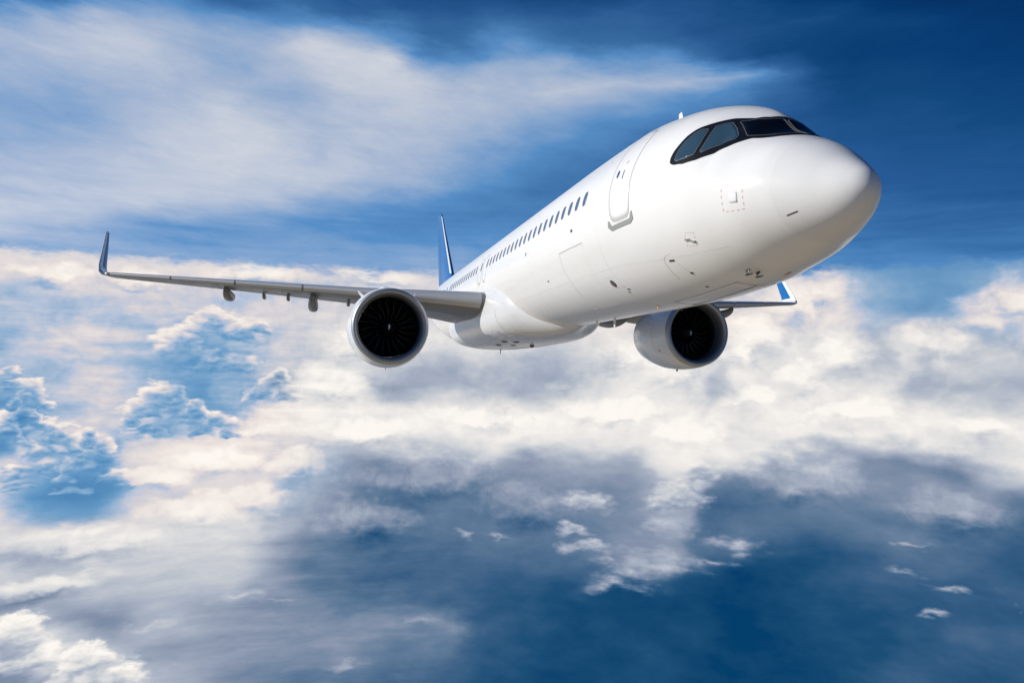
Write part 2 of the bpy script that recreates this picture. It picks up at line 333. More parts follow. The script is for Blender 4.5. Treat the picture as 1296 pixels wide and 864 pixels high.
TW = field(WISPS, xyz(A0 + (wv[0] - 0.5) * 3.2 + (w2[0] - 0.5) * 3.0, E0 + (wv[1] - 0.5) * 1.6 + (w2[1] - 0.5) * 1.2, 0.0)) + wn * 1.1
low = mixf(step(TW, -0.05, 1.35) * 0.85, low, 0.84)
low = mixf(step(low, 0.80, 1.25, 0.0, 1.0, 'LINEAR'), low, 0.80 + (low - 0.80) * 0.45)      # bright tops keep their modelling
near_c = ramp(low, [(g / 255, lin8(c)) for g, c in NEAR])
far_c = ramp(low, [(g / 255, lin8(c)) for g, c in FARC])
far_m = math_node('MAXIMUM', step(A0 + (w1[2] - 0.5) * 10, -13.0, -20.0) * step(E0, -11.5, -9.5), step(E0 + (w1[2] - 0.5) * 4, 1.8, 4.6) * 0.9)
cloud = mixc(far_m, near_c, far_c)

# --- clear sky with a veil of high cloud
sky = WT.nodes.new("ShaderNodeTexSky")
sky.sky_type = 'NISHITA'
sky.sun_disc = False
sky.sun_elevation = SUN_EL
sky.sun_rotation = math.atan2(SUN_DIR.x, SUN_DIR.y)
sky.altitude = 3000
sky.air_density = 1.0
sky.dust_density = 0.3
sky.ozone_density = 3.0
tint = WT.nodes.new("ShaderNodeMix"); tint.data_type = 'RGBA'; tint.blend_type = 'MULTIPLY'
tint.inputs[0].default_value = 1.0
WT.links.new(sky.outputs[0], tint.inputs[6])
tint.inputs[7].default_value = (0.017, 0.062, 0.105, 1)
clear = V(tint.outputs[2])
s1 = split(noise(LONG, 3.2, 4, 0.5, out=1))
s2 = split(noise(LONG2, 8.0, 6, 0.62, out=1))
AV = A0 + (s1[0] - 0.5) * 5.0 + (s2[0] - 0.5) * 5.0
EV = E0 + (s1[1] - 0.5) * 1.6 + (s2[1] - 0.5) * 2.2
high = lookup(AV, EV, HIGH_EL, HIGH)
curl = V(vmath('ADD', LONG2, vmath('SCALE', noise(LONG2, 6.0, 3, 0.55, out=1), scale=0.16).outputs[0]).outputs[0])
hstreak = noise(curl, 11.0, 7, 0.66) - 0.5
high = high + hstreak * mixf(step(high, 0.40, 0.75), 0.075, 0.14)
SKYR = [(40, (0, 36, 84)), (58, (1, 52, 104)), (75, (16, 68, 118)), (95, (40, 88, 143)), (118, (62, 113, 166)), (150, (94, 148, 202)), (175, (144, 175, 212)), (195, (180, 195, 218)), (210, (203, 211, 224)), (225, (222, 225, 230)), (255, (250, 250, 250))]
high = high + (noise(xyz(_f, _r, _z * 16.0), 4.5, 5, 0.55) - 0.5) * step(E0, 15.0, 11.0) * 0.14
high = 0.64 + (high - 0.64) * 1.12
high = mixf(step(A0, -55.0, -95.0), high, 0.34)                # veil cut to blue out of view, to dim light on the nose
veil = ramp(high, [(g / 255, lin8(c)) for g, c in SKYR])
upper = mixc(0.85, clear, veil)
deck = step(E0 + fine * 2.4, 8.3, 7.3)
total = mixc(deck, upper, cloud)
# unseen brown ground tone, added below and behind to warm the belly light
fill_land = mixc(noise(FLAT, 9.0, 4, 0.6), (0.22, 0.18, 0.128), (0.42, 0.355, 0.265))
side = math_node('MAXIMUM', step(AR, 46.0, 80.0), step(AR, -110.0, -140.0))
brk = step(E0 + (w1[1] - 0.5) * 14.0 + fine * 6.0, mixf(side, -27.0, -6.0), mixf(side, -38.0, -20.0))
total = mixc(brk, total, fill_land)
go = WT.nodes.new("NodeGroupOutput")
_in(go.inputs[0], total)

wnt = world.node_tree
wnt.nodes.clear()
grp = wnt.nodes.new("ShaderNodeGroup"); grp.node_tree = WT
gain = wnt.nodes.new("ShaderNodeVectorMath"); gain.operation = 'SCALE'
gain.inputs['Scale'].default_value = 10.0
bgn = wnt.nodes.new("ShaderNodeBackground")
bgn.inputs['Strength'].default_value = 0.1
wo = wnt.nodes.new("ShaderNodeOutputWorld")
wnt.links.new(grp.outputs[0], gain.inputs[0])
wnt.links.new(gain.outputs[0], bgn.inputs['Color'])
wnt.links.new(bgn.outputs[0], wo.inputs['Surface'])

# ------------------------------------------------------------------ materials
def mat(name, color, rough=0.5, metal=0.0, coat=0.0, spec=0.5, vary=0.0, vscale=2.0, rvary=0.0, bump=0.0, bscale=6.0):
    m = bpy.data.materials.new(name)
    m.use_nodes = True
    nt = m.node_tree
    b = nt.nodes["Principled BSDF"]
    b.inputs["Base Color"].default_value = (*color, 1)
    b.inputs["Roughness"].default_value = rough
    b.inputs["Metallic"].default_value = metal
    b.inputs["Coat Weight"].default_value = coat
    b.inputs["Coat Roughness"].default_value = 0.06
    b.inputs["Specular IOR Level"].default_value = spec
    if vary or rvary or bump:
        tc = nt.nodes.new("ShaderNodeTexCoord")
        mp = nt.nodes.new("ShaderNodeMapping")
        mp.inputs["Scale"].default_value = (0.35, 1, 1)
        nt.links.new(tc.outputs["Object"], mp.inputs["Vector"])
    if vary or rvary:
        nz = nt.nodes.new("ShaderNodeTexNoise")
        nz.inputs["Scale"].default_value = vscale
        nz.inputs["Detail"].default_value = 6
        nz.inputs["Roughness"].default_value = 0.62
        nt.links.new(mp.outputs[0], nz.inputs["Vector"])
    if vary:
        mx = nt.nodes.new("ShaderNodeMix")
        mx.data_type = 'RGBA'
        mx.inputs["A"].default_value = (*[max(0, c * (1 - vary)) for c in color], 1)
        mx.inputs["B"].default_value = (*[min(1, c * (1 + vary * 0.6)) for c in color], 1)
        nt.links.new(nz.outputs["Fac"], mx.inputs["Factor"])
        nt.links.new(mx.outputs["Result"], b.inputs["Base Color"])
    if rvary:
        mr = nt.nodes.new("ShaderNodeMapRange")
        mr.inputs["From Min"].default_value = 0.3
        mr.inputs["From Max"].default_value = 0.7
        mr.inputs["To Min"].default_value = max(0.02, rough - rvary)
        mr.inputs["To Max"].default_value = rough + rvary
        nt.links.new(nz.outputs["Fac"], mr.inputs["Value"])
        nt.links.new(mr.outputs[0], b.inputs["Roughness"])
    if bump:
        n2 = nt.nodes.new("ShaderNodeTexNoise")
        n2.inputs["Scale"].default_value = bscale
        n2.inputs["Detail"].default_value = 2
        nt.links.new(mp.outputs[0], n2.inputs["Vector"])
        bp = nt.nodes.new("ShaderNodeBump")
        bp.inputs["Strength"].default_value = bump
        bp.inputs["Distance"].default_value = 0.01
        nt.links.new(n2.outputs["Fac"], bp.inputs["Height"])
        nt.links.new(bp.outputs[0], b.inputs["Normal"])
    return m

M = dict(
    white=mat("white_paint", (0.83, 0.818, 0.79), 0.20, coat=0.0, spec=0.22, vary=0.012, vscale=0.5, rvary=0.015),
    radome=mat("radome_paint", (0.79, 0.78, 0.76), 0.38, spec=0.14, vary=0.02, vscale=3),
    fairing=mat("fairing_paint", (0.74, 0.745, 0.75), 0.3, coat=0.15, vary=0.05, vscale=1.5, rvary=0.06),
    nacelle=mat("nacelle_paint", (0.82, 0.82, 0.81), 0.26, coat=0.25, vary=0.03, vscale=2, rvary=0.05),
    wing=mat("wing_grey_paint", (0.175, 0.18, 0.178), 0.38, vary=0.10, vscale=1.4, rvary=0.08),
    wing2=mat("flap_grey_paint", (0.22, 0.225, 0.222), 0.4, vary=0.08, vscale=1.6),
    metal=mat("satin_slat_paint", (0.50, 0.505, 0.505), 0.36, metal=0.35, vary=0.04, vscale=0.8),
    lip=mat("satin_lip", (0.42, 0.43, 0.44), 0.44, metal=0.7),
    liner=mat("inlet_liner", (0.10, 0.115, 0.13), 0.45, vary=0.1, vscale=8),
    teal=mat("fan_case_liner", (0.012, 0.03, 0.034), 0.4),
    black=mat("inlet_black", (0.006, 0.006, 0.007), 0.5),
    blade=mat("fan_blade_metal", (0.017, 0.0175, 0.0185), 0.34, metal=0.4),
    mark=mat("white_mark", (0.8, 0.8, 0.8), 0.5),
    mask=mat("black_mask_paint", (0.007, 0.007, 0.008), 0.38, spec=0.25),
    glass_f=mat("windscreen_glass", (0.003, 0.004, 0.008), 0.05, spec=0.06),
    glass_s=mat("side_window_glass", (0.035, 0.075, 0.11), 0.06, vary=0.45, vscale=2.6),
    glass_c=mat("cabin_window_glass", (0.045, 0.10, 0.21), 0.15),
    frame=mat("window_frame_metal", (0.30, 0.31, 0.32), 0.35, metal=0.7),
    seam=mat("seam_sealant", (0.58, 0.58, 0.575), 0.6),
    seam2=mat("faint_seam", (0.66, 0.66, 0.65), 0.6),
    dark=mat("dark_metal", (0.06, 0.06, 0.058), 0.4, metal=0.6),
    scuff=mat("bare_scuff_metal", (0.40, 0.40, 0.37), 0.42, metal=0.35, vary=0.15, vscale=12),
    blue=mat("blue_livery", (0.003, 0.135, 0.40), 0.34, spec=0.3, vary=0.04, vscale=1),
    darkblue=mat("dark_blue_livery", (0.006, 0.035, 0.10), 0.4),
    red=mat("red_stencil", (0.66, 0.40, 0.37), 0.6),
    yellow=mat("yellow_tag", (0.75, 0.42, 0.02), 0.5),
    orange=mat("orange_stencil", (0.55, 0.26, 0.05), 0.6),
    rubber=mat("grey_rubber", (0.10, 0.10, 0.10), 0.7),
    heat=mat("exhaust_metal", (0.25, 0.23, 0.21), 0.4, metal=0.9),
    lens=mat("tip_lamp_cover", (0.10, 0.11, 0.13), 0.08),
)

# ------------------------------------------------------------------ mesh helpers
def link(name, verts, faces, material, parent=None, smooth=True, fix=True):
    me = bpy.data.meshes.new(name)
    me.from_pydata([tuple(v) for v in verts], [], faces)
    if fix:
        bm = bmesh.new(); bm.from_mesh(me)
        bmesh.ops.remove_doubles(bm, verts=bm.verts, dist=1e-5)
        bmesh.ops.recalc_face_normals(bm, faces=bm.faces)
        bm.to_mesh(me); bm.free()
    if smooth:
        me.polygons.foreach_set("use_smooth", [True] * len(me.polygons))
    me.materials.append(material)
    o = bpy.data.objects.new(name, me)
    COL.objects.link(o)
    if parent is not None:
        o.parent = parent
    return o

def add_mat(o, m):
    o.data.materials.append(m)
    return len(o.data.materials) - 1

def sharp(o, ang=40):
    o.data.set_sharp_from_angle(angle=R(ang))

def grid_faces(n, m, close_m=False, close_n=False, off=0):
    fs = []
    for i in range(n if close_n else n - 1):
        i2 = (i + 1) % n
        for j in range(m if close_m else m - 1):
            j2 = (j + 1) % m
            fs.append((off + i * m + j, off + i2 * m + j, off + i2 * m + j2, off + i * m + j2))
    return fs

def pchip(x, y):
    h = [x[i + 1] - x[i] for i in range(len(x) - 1)]
    d = [(y[i + 1] - y[i]) / h[i] for i in range(len(h))]
    m = [0.0] * len(x)
    for i in range(1, len(x) - 1):
        if d[i - 1] * d[i] > 0:
            w1 = 2 * h[i] + h[i - 1]; w2 = h[i] + 2 * h[i - 1]
            m[i] = (w1 + w2) / (w1 / d[i - 1] + w2 / d[i])
    m[0] = d[0]; m[-1] = d[-1]
    def f(q):
        q = min(max(q, x[0]), x[-1])
        i = 0
        while i < len(x) - 2 and q > x[i + 1]:
            i += 1
        t = (q - x[i]) / h[i]
        return ((1 + 2 * t) * (1 - t) ** 2 * y[i] + t * (1 - t) ** 2 * h[i] * m[i]
                + t * t * (3 - 2 * t) * y[i + 1] + t * t * (t - 1) * h[i] * m[i + 1])
    return f

def box_part(name, cx, cy, cz, sx, sy, sz, material, parent, rot=None, taper=1.0):
    """a small tapered block with bevelled edges (local frame given by rot)"""
    bm = bmesh.new()
    bmesh.ops.create_cube(bm, size=1)
    for v in bm.verts:
        k = taper if v.co.z < 0 else 1.0
        v.co = Vector((v.co.x * sx * k, v.co.y * sy * k, v.co.z * sz))
    bmesh.ops.bevel(bm, geom=list(bm.edges), offset=min(sx, sy, sz) * 0.22, segments=2, affect='EDGES')
    me = bpy.data.meshes.new(name)
    mw = Matrix.Translation((cx, cy, cz)) @ (rot.to_4x4() if rot is not None else Matrix.Identity(4))
    bm.transform(mw); bm.to_mesh(me); bm.free()
    me.materials.append(material)
    o = bpy.data.objects.new(name, me); COL.objects.link(o); o.parent = parent
    return o

# ------------------------------------------------------------------ the airliner
plane = bpy.data.objects.new("airliner", None)
COL.objects.link(plane)
plane["label"] = "large white twin-engine passenger jet with blue tail flying above the clouds"
plane["category"] = "airplane"

# fuselage lines: x, top, bottom, half width, exponent of the upper half
FX = [0.0, 0.06, 0.2, 0.45, 0.8, 1.25, 1.75, 2.3, 2.9, 3.6, 4.4, 5.4, 6.6, 9, 29.5, 31.5, 34, 36.5, 39, 41.5, 43.5, 44.3, 44.5]
FT = [-0.731, -0.526, -0.382, -0.185, 0.097, 0.37, 0.63, 1.159, 1.481, 1.714, 1.878, 2.005, 2.045, 2.07, 2.07, 2.07, 2.06, 2.04, 2.0, 1.86, 1.55, 1.32, 1.15]
FB = [-0.731, -0.897, -1.057, -1.222, -1.361, -1.506, -1.665, -1.796, -1.913, -1.978, -2.035, -2.07, -2.085, -2.07, -2.07, -1.93, -1.5, -0.95, -0.36, 0.22, 0.68, 0.88, 1.05]
FW = [0.0, 0.196, 0.358, 0.565, 0.827, 1.111, 1.362, 1.561, 1.722, 1.819, 1.895, 1.944, 1.963, 1.975, 1.975, 1.94, 1.80, 1.55, 1.2, 0.8, 0.42, 0.22, 0.05]
FP = [2.0, 2.0, 2.0, 2.0, 1.97, 2.101, 1.808, 1.512, 1.913, 2.003, 1.993, 2.0, 2.0, 2.0, 2.0, 2.0, 2.0, 2.0, 2.0, 2.0, 2.0, 2.0, 2.0]
FS = [math.sqrt(x) for x in FX]
_ft, _fb, _fw = pchip(FS, FT), pchip(FS, FB), pchip(FS, FW)

def lin(xs, ys, q):
    for i in range(len(xs) - 1):
        if q <= xs[i + 1]:
            t = (q - xs[i]) / (xs[i + 1] - xs[i])
            return ys[i] + (ys[i + 1] - ys[i]) * min(max(t, 0), 1)
    return ys[-1]

def fus_dims(x):
    s = math.sqrt(max(x, 0))
    t, b, w = _ft(s), _fb(s), _fw(s)
    return (t + b) / 2, max((t - b) / 2, 1e-4), max(w, 1e-4), lin(FS, FP, s)

def spow(v, e):
    return math.copysign(abs(v) ** e, v)

def fus(x, a, off=0.0):
    zc, hh, hw, p = fus_dims(x)
    e = 2 / p if math.sin(a) > 0 else 1.0
    P = Vector((x, hw * spow(math.cos(a), e), zc + hh * spow(math.sin(a), e)))
    if off:
        d = 0.01
        u = fus(x + d, a) - fus(max(x - d, 0.001), a)
        w = fus(x, a + 0.01) - fus(x, a - 0.01)
        n = u.cross(w)
        if n.length > 1e-9:
            n.normalize()
            if n.dot(P - Vector((x + 0.3, 0, zc))) < 0:
                n.negate()
            P = P + n * off
    return P

def xa(p):
    """(x, y, z) on or near the skin -> (x, angle)"""
    x, y, z = p
    zc, hh, hw, pw = fus_dims(x)
    q = pw if z > zc else 2.0
    c = spow(y / hw, q / 2); s = spow((z - zc) / hh, q / 2)
    return (x, math.atan2(s, c))

def xz(x, z, side=1):
    """angle on the right-hand side of the skin at height z"""
    zc, hh, hw, pw = fus_dims(x)
    q = pw if z > zc else 2.0
    s = min(max(spow((z - zc) / hh, q / 2), -1), 1)
    a = math.asin(s)
    return (x, a if side > 0 else math.pi - a)

def skin_tube(name, xs, m, material, parent, cap_end=False):
    vs_, n = [], len(xs)
    for x in xs:
        for j in range(m):
            vs_.append(fus(x, 2 * math.pi * j / m))
    fs = grid_faces(n, m, close_m=True)
    return link(name, vs_, fs, material, parent)

def srange(a, b, n):
    sa, sb = math.sqrt(a), math.sqrt(b)
    return [(sa + (sb - sa) * i / (n - 1)) ** 2 for i in range(n)]

XR = 1.06
fuselage = skin_tube("fuselage", srange(XR, 9, 90) + [9 + (29.5 - 9) * i / 60 for i in range(1, 61)] + [29.5 + 14.99 * i / 50 for i in range(1, 51)], 128, M['white'], plane)
radome = skin_tube("radome", srange(0.00002, XR - 0.0008, 64), 128, M['radome'], plane)

# decals and small fittings are laid on the skin through (x, angle) coordinates
def dens(pts, k, closed=True):
    out = []
    n = len(pts)
    for i in range(n if closed else n - 1):
        a, b = pts[i], pts[(i + 1) % n]
        for j in range(k):
            t = j / k
            out.append((a[0] + (b[0] - a[0]) * t, a[1] + (b[1] - a[1]) * t))
    if not closed:
        out.append(pts[-1])
    return out

def chaikin(pts, it=2, closed=True):
    for _ in range(it):
        o = []
        n = len(pts)
        if not closed:
            o.append(pts[0])
        for i in range(n if closed else n - 1):
            a, b = pts[i], pts[(i + 1) % n]
            o.append((a[0] * .75 + b[0] * .25, a[1] * .75 + b[1] * .25))
            o.append((a[0] * .25 + b[0] * .75, a[1] * .25 + b[1] * .75))
        if not closed:
            o.append(pts[-1])
        pts = o
    return pts

def patch(name, pts, off, material, parent, rings=5, dens_k=4, surf=fus, rim=True):
    """star-shaped filled patch following the skin, standing off it, its edge turned down onto the skin"""
    b = dens(pts, dens_k)
    cx = sum(p[0] for p in b) / len(b); ca = sum(p[1] for p in b) / len(b)
    vs_ = [surf(cx, ca, off)]
    m = len(b)
    for r in range(1, rings + 1):
        t = r / rings
        for p in b:
            vs_.append(surf(cx + (p[0] - cx) * t, ca + (p[1] - ca) * t, off))
    if rim:
        for p in b:
            vs_.append(surf(p[0], p[1], -0.006))
        rings += 1
    fs = [(0, 1 + j, 1 + (j + 1) % m) for j in range(m)]
    fs += grid_faces(rings, m, close_m=True, off=1)
    return link(name, vs_, fs, material, parent)

def strip_geo(pts, width, off, closed, k, surf):
    b = dens(pts, k, closed)
    P = [surf(p[0], p[1], off) for p in b]
    Q = [surf(p[0], p[1], off + 0.05) for p in b]
    n = len(P)
    vs_ = []
    for i in range(n):
        a = P[(i - 1) % n] if (closed or i > 0) else P[i]
        c = P[(i + 1) % n] if (closed or i < n - 1) else P[i]
        t = (c - a)
        if t.length < 1e-9:
            t = Vector((1, 0, 0))
        t.normalize()
        nn = (Q[i] - P[i]).normalized()
        s = t.cross(nn).normalized()
        vs_ += [P[i] - s * width / 2 - nn * (off + .004), P[i] - s * width / 2, P[i] + s * width / 2, P[i] + s * width / 2 - nn * (off + .004)]
    fs = []
    for i in range(n if closed else n - 1):
        i2 = (i + 1) % n
        for j in range(3):
            fs.append((i * 4 + j, i2 * 4 + j, i2 * 4 + j + 1, i * 4 + j + 1))
    return vs_, fs

def strip(name, pts, width, off, material, parent, closed=False, k=4, surf=fus):
    v, f = strip_geo(pts, width, off, closed, k, surf)
    return link(name, v, f, material, parent, smooth=False)

def strips(name, lines, width, off, material, parent, closed=False, k=3, surf=fus):
    """several strips; stencil dashes become a part each, connected seams share one mesh"""
    if name == "panel_stencil":
        for l in lines:
            v, f = strip_geo(l, width, off, closed, k, surf)
            link(name, v, f, material, parent, smooth=False)
        return
    V, F = [], []
    for l in lines:
        v, f = strip_geo(l, width, off, closed, k, surf)
        F += [tuple(i + len(V) for i in q) for q in f]
        V += v
    return link(name, V, F, material, parent, smooth=False)

def oval(x, z, rx, rz, n=20, pw=2.5):
    out = []
    for i in range(n):
        t = 2 * math.pi * i / n
        out.append(xz(x + rx * spow(math.cos(t), 2 / pw), z + rz * spow(math.sin(t), 2 / pw)))
    return out

def dashed(corners, n, frac=0.5):
    """dashes along a closed outline"""
    b = dens(corners, n)
    m = len(b)
    out = []
    for i in range(m):
        a, c = b[i], b[(i + 1) % m]
        out.append([a, (a[0] + (c[0] - a[0]) * frac, a[1] + (c[1] - a[1]) * frac)])
    return out

# ---- cockpit windows: black mask wrapping both sides, panes and metal frames on it
MT = [(3.198, 1.689, .331), (3.222, 1.664, .418), (3.202, 1.609, .539), (3.132, 1.514, .683), (3.065, 1.399, .82), (2.969, 1.282, .913), (2.849, 1.161, .963), (2.736, 1.02, .999), (2.621, .863, 1.028), (2.529, .732, 1.04), (2.396, .591, 1.012), (2.274, .457, .99), (2.16, .24, .97)]
MB = [(3.198, 1.689, .331), (3.149, 1.692, .287), (3.056, 1.683, .248), (2.83, 1.634, .206), (2.56, 1.505, .216), (2.361, 1.346, .264), (2.119, 1.129, .358), (1.985, .943, .431), (1.895, .79, .472), (1.64, .57, .425), (1.48, .38, .43), (1.40, .2, .435)]
mt = [xa(p) for p in MT] + [(2.13, math.pi / 2)]
mb = [xa(p) for p in MB] + [(1.38, math.pi / 2)]

def resample(pts, n):
    P = [fus(*p) for p in pts]
    L = [0]
    for i in range(1, len(P)):
        L.append(L[-1] + (P[i] - P[i - 1]).length)
    out = []
    for k in range(n):
        s = L[-1] * k / (n - 1)
        i = 0
        while i < len(L) - 2 and s > L[i + 1]:
            i += 1
        t = (s - L[i]) / max(L[i + 1] - L[i], 1e-9)
        out.append((pts[i][0] + (pts[i + 1][0] - pts[i][0]) * t, pts[i][1] + (pts[i + 1][1] - pts[i][1]) * t))
    return out

NM = 60
rt_, rb_ = resample(mt, NM), resample(mb, NM)
rows = []
for i in range(NM):
    rows.append((rt_[i], rb_[i]))
rows += [((t[0], math.pi - t[1]), (b[0], math.pi - b[1])) for t, b in reversed(rows[:-1])]
vs_, K = [], 12
for t, b in rows:
    for j in range(K + 1):
        s = j / K
        vs_.append(fus(t[0] + (b[0] - t[0]) * s, t[1] + (b[1] - t[1]) * s, 0.006))
mask = link("windshield_surround", vs_, grid_faces(len(rows), K + 1), M['mask'], plane)
PA = [(3.059, 1.654, .341), (2.979, 1.649, .298), (2.794, 1.58, .31), (2.65, 1.493, .344), (2.645, 1.377, .529), (2.689, 1.177, .815), (2.721, 1.159, .861), (2.831, 1.227, .882), (2.907, 1.335, .819), (2.99, 1.458, .696), (3.056, 1.572, .533)]
PB = [(2.562, 1.417, .379), (2.527, 1.415, .346), (2.324, 1.187, .432), (2.115, .988, .5), (2.121, .908, .575), (2.466, .808, .933), (2.546, .908, .93), (2.64, 1.047, .897), (2.612, 1.129, .795), (2.566, 1.321, .526)]
PC = [(2.396, .718, .932), (2.25, .518, .915), (2.12, .315, .9), (2.06, .03, .905), (1.80, .025, .70), (1.56, .06, .50), (1.60, .3, .48), (1.70, .46, .47), (1.86, .66, .49), (1.99, .82, .53)]
for side in (1, -1):
    for nm, P, g in (("side_window", PA, 'glass_s'), ("side_window", PB, 'glass_s'), ("windscreen", PC, 'glass_f')):
        pts = [xa(p) for p in P]
        if nm == "windscreen":
            pts = [(p[0], min(p[1], math.pi / 2 - 0.02)) for p in pts]
        if side < 0:
            pts = [(p[0], math.pi - p[1]) for p in pts]
        pts = chaikin(dens(pts, 3), 1)
        pane = patch(nm, pts, 0.011, M[g], mask, rings=6, dens_k=2)
        strip("window_frame", pts, 0.014, 0.015, M['frame' if side > 0 or nm == "side_window" else 'rubber'], mask, closed=True, k=2)
# windscreen wipers
for side in (1, -1):
    w = [(1.42, math.pi / 2 - 0.05), (1.52, math.pi / 2 - 0.22), (1.62, math.pi / 2 - 0.40)]
    if side < 0:
        w = [(p[0], math.pi - p[1]) for p in w]
    strip("windscreen_wiper", w, 0.016, 0.02, M['dark'], mask, k=4)

# ---- forward cabin door
DA = [(5.55, 1.67), (5.60, 1.45), (5.61, 1.2), (5.61, .9), (5.60, .4), (5.56, .1), (5.535, -.12), (5.47, -.29), (5.35, -.375)]
DF = [(4.78, -.39), (4.68, -.36), (4.62, -.28), (4.60, -.14), (4.61, .16), (4.62, .42), (4.61, .67), (4.60, .93), (4.61, 1.18), (4.68, 1.42), (4.78, 1.55), (5.0, 1.62), (5.3, 1.67)]
dpts = [xz(x, min(z, fus_dims(x)[0] + fus_dims(x)[1] - .02)) for x, z in DA + DF]
cabin_door = patch("cabin_door", chaikin(dpts, 1), 0.004, M['white'], plane, rings=8, dens_k=2)
strip("door_seal", chaikin(dpts, 1), 0.024, 0.007, M['seam'], cabin_door, closed=True, k=2)
patch("door_window", oval(5.32, .66, .055, .085, 18, 2), 0.012, M['glass_c'], cabin_door, rings=3, dens_k=1)
strip("door_handle", [xz(5.03, .68), xz(5.04, .5)], 0.022, 0.012, M['dark'], cabin_door, k=3)
strip("door_stencil", [xz(5.09, .85), xz(5.0, .87)], 0.03, 0.010, M['red'], cabin_door, k=2)
# bare-metal scuff plate under the door
outer = [(5.63, -.30), (5.66, -.44), (5.50, -.535), (4.60, -.535), (4.46, -.46), (4.49, -.30)]
inner = [(5.56, -.32), (5.47, -.435), (5.35, -.435), (4.72, -.435), (4.60, -.43), (4.54, -.32)]
vv = []
for (o1, i1) in zip(dens([xz(*p) for p in outer], 4, False), dens([xz(*p) for p in inner], 4, False)):
    vv += [fus(*o1, -0.004), fus(*o1, 0.012), fus(*i1, 0.012), fus(*i1, -0.004)]
link("scuff_plate", vv, grid_faces(len(vv) // 4, 4), M['scuff'], plane, smooth=False)

# ---- cabin windows along the right-hand side
WX = [7.204 + .533 * k for k in range(21)] + [18.92] + [19.90 + .533 * k for k in range(13)] + [27.35, 28.4, 28.93, 29.46]
for x in WX:
    o = oval(x, .563, .122, .180, 20, 2.6)
    win = patch("cabin_window", o, 0.004, M['glass_c'], plane, rings=3, dens_k=1)
    strip("window_frame", o, 0.014, 0.006, M['seam'], win, closed=True, k=1)
# overwing exits and rear door, only their seams show
for x0, x1 in ((17.9, 18.55), (18.72, 19.42)):
    pts = [xz(x0, -.15), xz(x1, -.15), xz(x1, .95), xz(x0, .95)]
    ex = patch("overwing_exit", chaikin(pts, 2), 0.003, M['white'], plane, rings=4, dens_k=2)
    strip("door_seal", chaikin(pts, 2), 0.02, 0.007, M['seam2'], ex, closed=True, k=2)
pts = [xz(33.0, -.4), xz(33.8, -.4), xz(33.8, 1.4), xz(33.0, 1.4)]
ex = patch("cabin_door", chaikin(pts, 2), 0.003, M['white'], plane, rings=5, dens_k=2)
strip("door_seal", chaikin(pts, 2), 0.025, 0.007, M['seam'], ex, closed=True, k=2)

# ---- forward cargo door
cpts = [xz(9.06, -.465), xz(7.36, -.47), xz(7.32, -.7), xz(7.35, -1.3), xz(7.42, -1.72), xz(7.6, -1.9), xz(8.8, -1.9), xz(8.97, -1.63), xz(8.98, -1.19), xz(9.05, -.8)]
cargo = patch("cargo_door", cpts, 0.002, M['white'], plane, rings=6, dens_k=4, rim=False)
strips("door_seal", [[cpts[k] for k in (0, 9, 8, 7)]], 0.010, 0.006, M['seam2'], cargo)
strip("door_hinge", cpts[:2], 0.026, 0.010, M['seam'], cargo, k=6)

# ---- access panels, probes, stencils
sq = [xa(p) for p in [(1.73, 1.35, -.57), (1.58, 1.28, -.58), (1.59, 1.26, -.75), (1.73, 1.33, -.74)]]
patch("sensor_panel", sq, 0.002, M['mark'], plane, rings=2, dens_k=3)
dq = [xa(p) for p in [(1.86, 1.4, -.44), (1.49, 1.24, -.46), (1.5, 1.18, -.87), (1.88, 1.35, -.85)]]
strips("panel_stencil", dashed(dq, 4, .45), 0.014, 0.003, M['red'], plane)
strip("radome_handle", [xa((.965, .765, -1.07)), xa((.80, .69, -1.03))], 0.017, 0.006, M['dark'], radome, k=3)
strips("panel_stencil", dashed([xa(p) for p in [(2.94, 1.52, -1.03), (2.72, 1.46, -1.05), (2.80, 1.34, -1.27), (3.06, 1.40, -1.26)]], 3, .4), 0.012, 0.003, M['red'], plane)
strip("angle_of_attack_vane", [xa(p) for p in [(3.01, 1.46, -1.13), (2.91, 1.45, -1.14), (2.87, 1.42, -1.18), (2.78, 1.38, -1.2)]], 0.024, 0.03, M['scuff'], plane, k=3)
for p, w, l in (((3.79, 1.33, -1.41), .04, .08), ((3.58, 1.01, -1.66), .04, .04), ((3.74, .59, -1.89), .035, .04), ((6.25, 1.16, -1.7), .035, .05), ((6.37, 1.09, -1.75), .035, .03), ((10.61, 1.72, -1.01), .04, .05), ((12.16, 1.96, -.01), .10, .03), ((7.96, 1.95, -.08), .07, .06)):
    c = xa(p)
    strip("static_port", [(c[0] - l, c[1]), (c[0] + l, c[1] + .01)], w, 0.006, M['dark'], plane, k=2)
strip("panel_seam", chaikin([xa(p) for p in [(3.69, 1.43, -1.28), (3.97, 1.43, -1.31), (4.06, 1.33, -1.44), (4.1, 1.0, -1.71)]], 2, False), 0.012, 0.003, M['seam2'], plane)
strip("panel_seam", [xa(p) for p in [(3.69, 1.27, -1.46), (3.62, 1.12, -1.59), (3.6, .95, -1.7)]], 0.012, 0.003, M['seam2'], plane)
outl = oval(6.70, -1.51, .11, .075, 18, 2)
patch("outflow_valve", outl, 0.008, M['rubber'], plane, rings=3, dens_k=1)
strip("panel_seam", [xa((6.97, 1.5, -1.36)), xa((6.42, 1.48, -1.38))], 0.010, 0.003, M['seam2'], plane)
for a_, b_ in (((6.79, 1.27, -1.61), (6.25, 1.25, -1.63)), ((8.83, 1.03, -1.79), (8.6, .78, -1.93)), ((9.3, .86, -1.9), (9.08, .8, -1.93))):
    strips("panel_stencil", [[xa(a_), xa(b_)]] if a_[0] > 7 else dashed([xa(a_), xa(b_)], 5, .5)[:5], 0.012, 0.003, M['red'], plane)
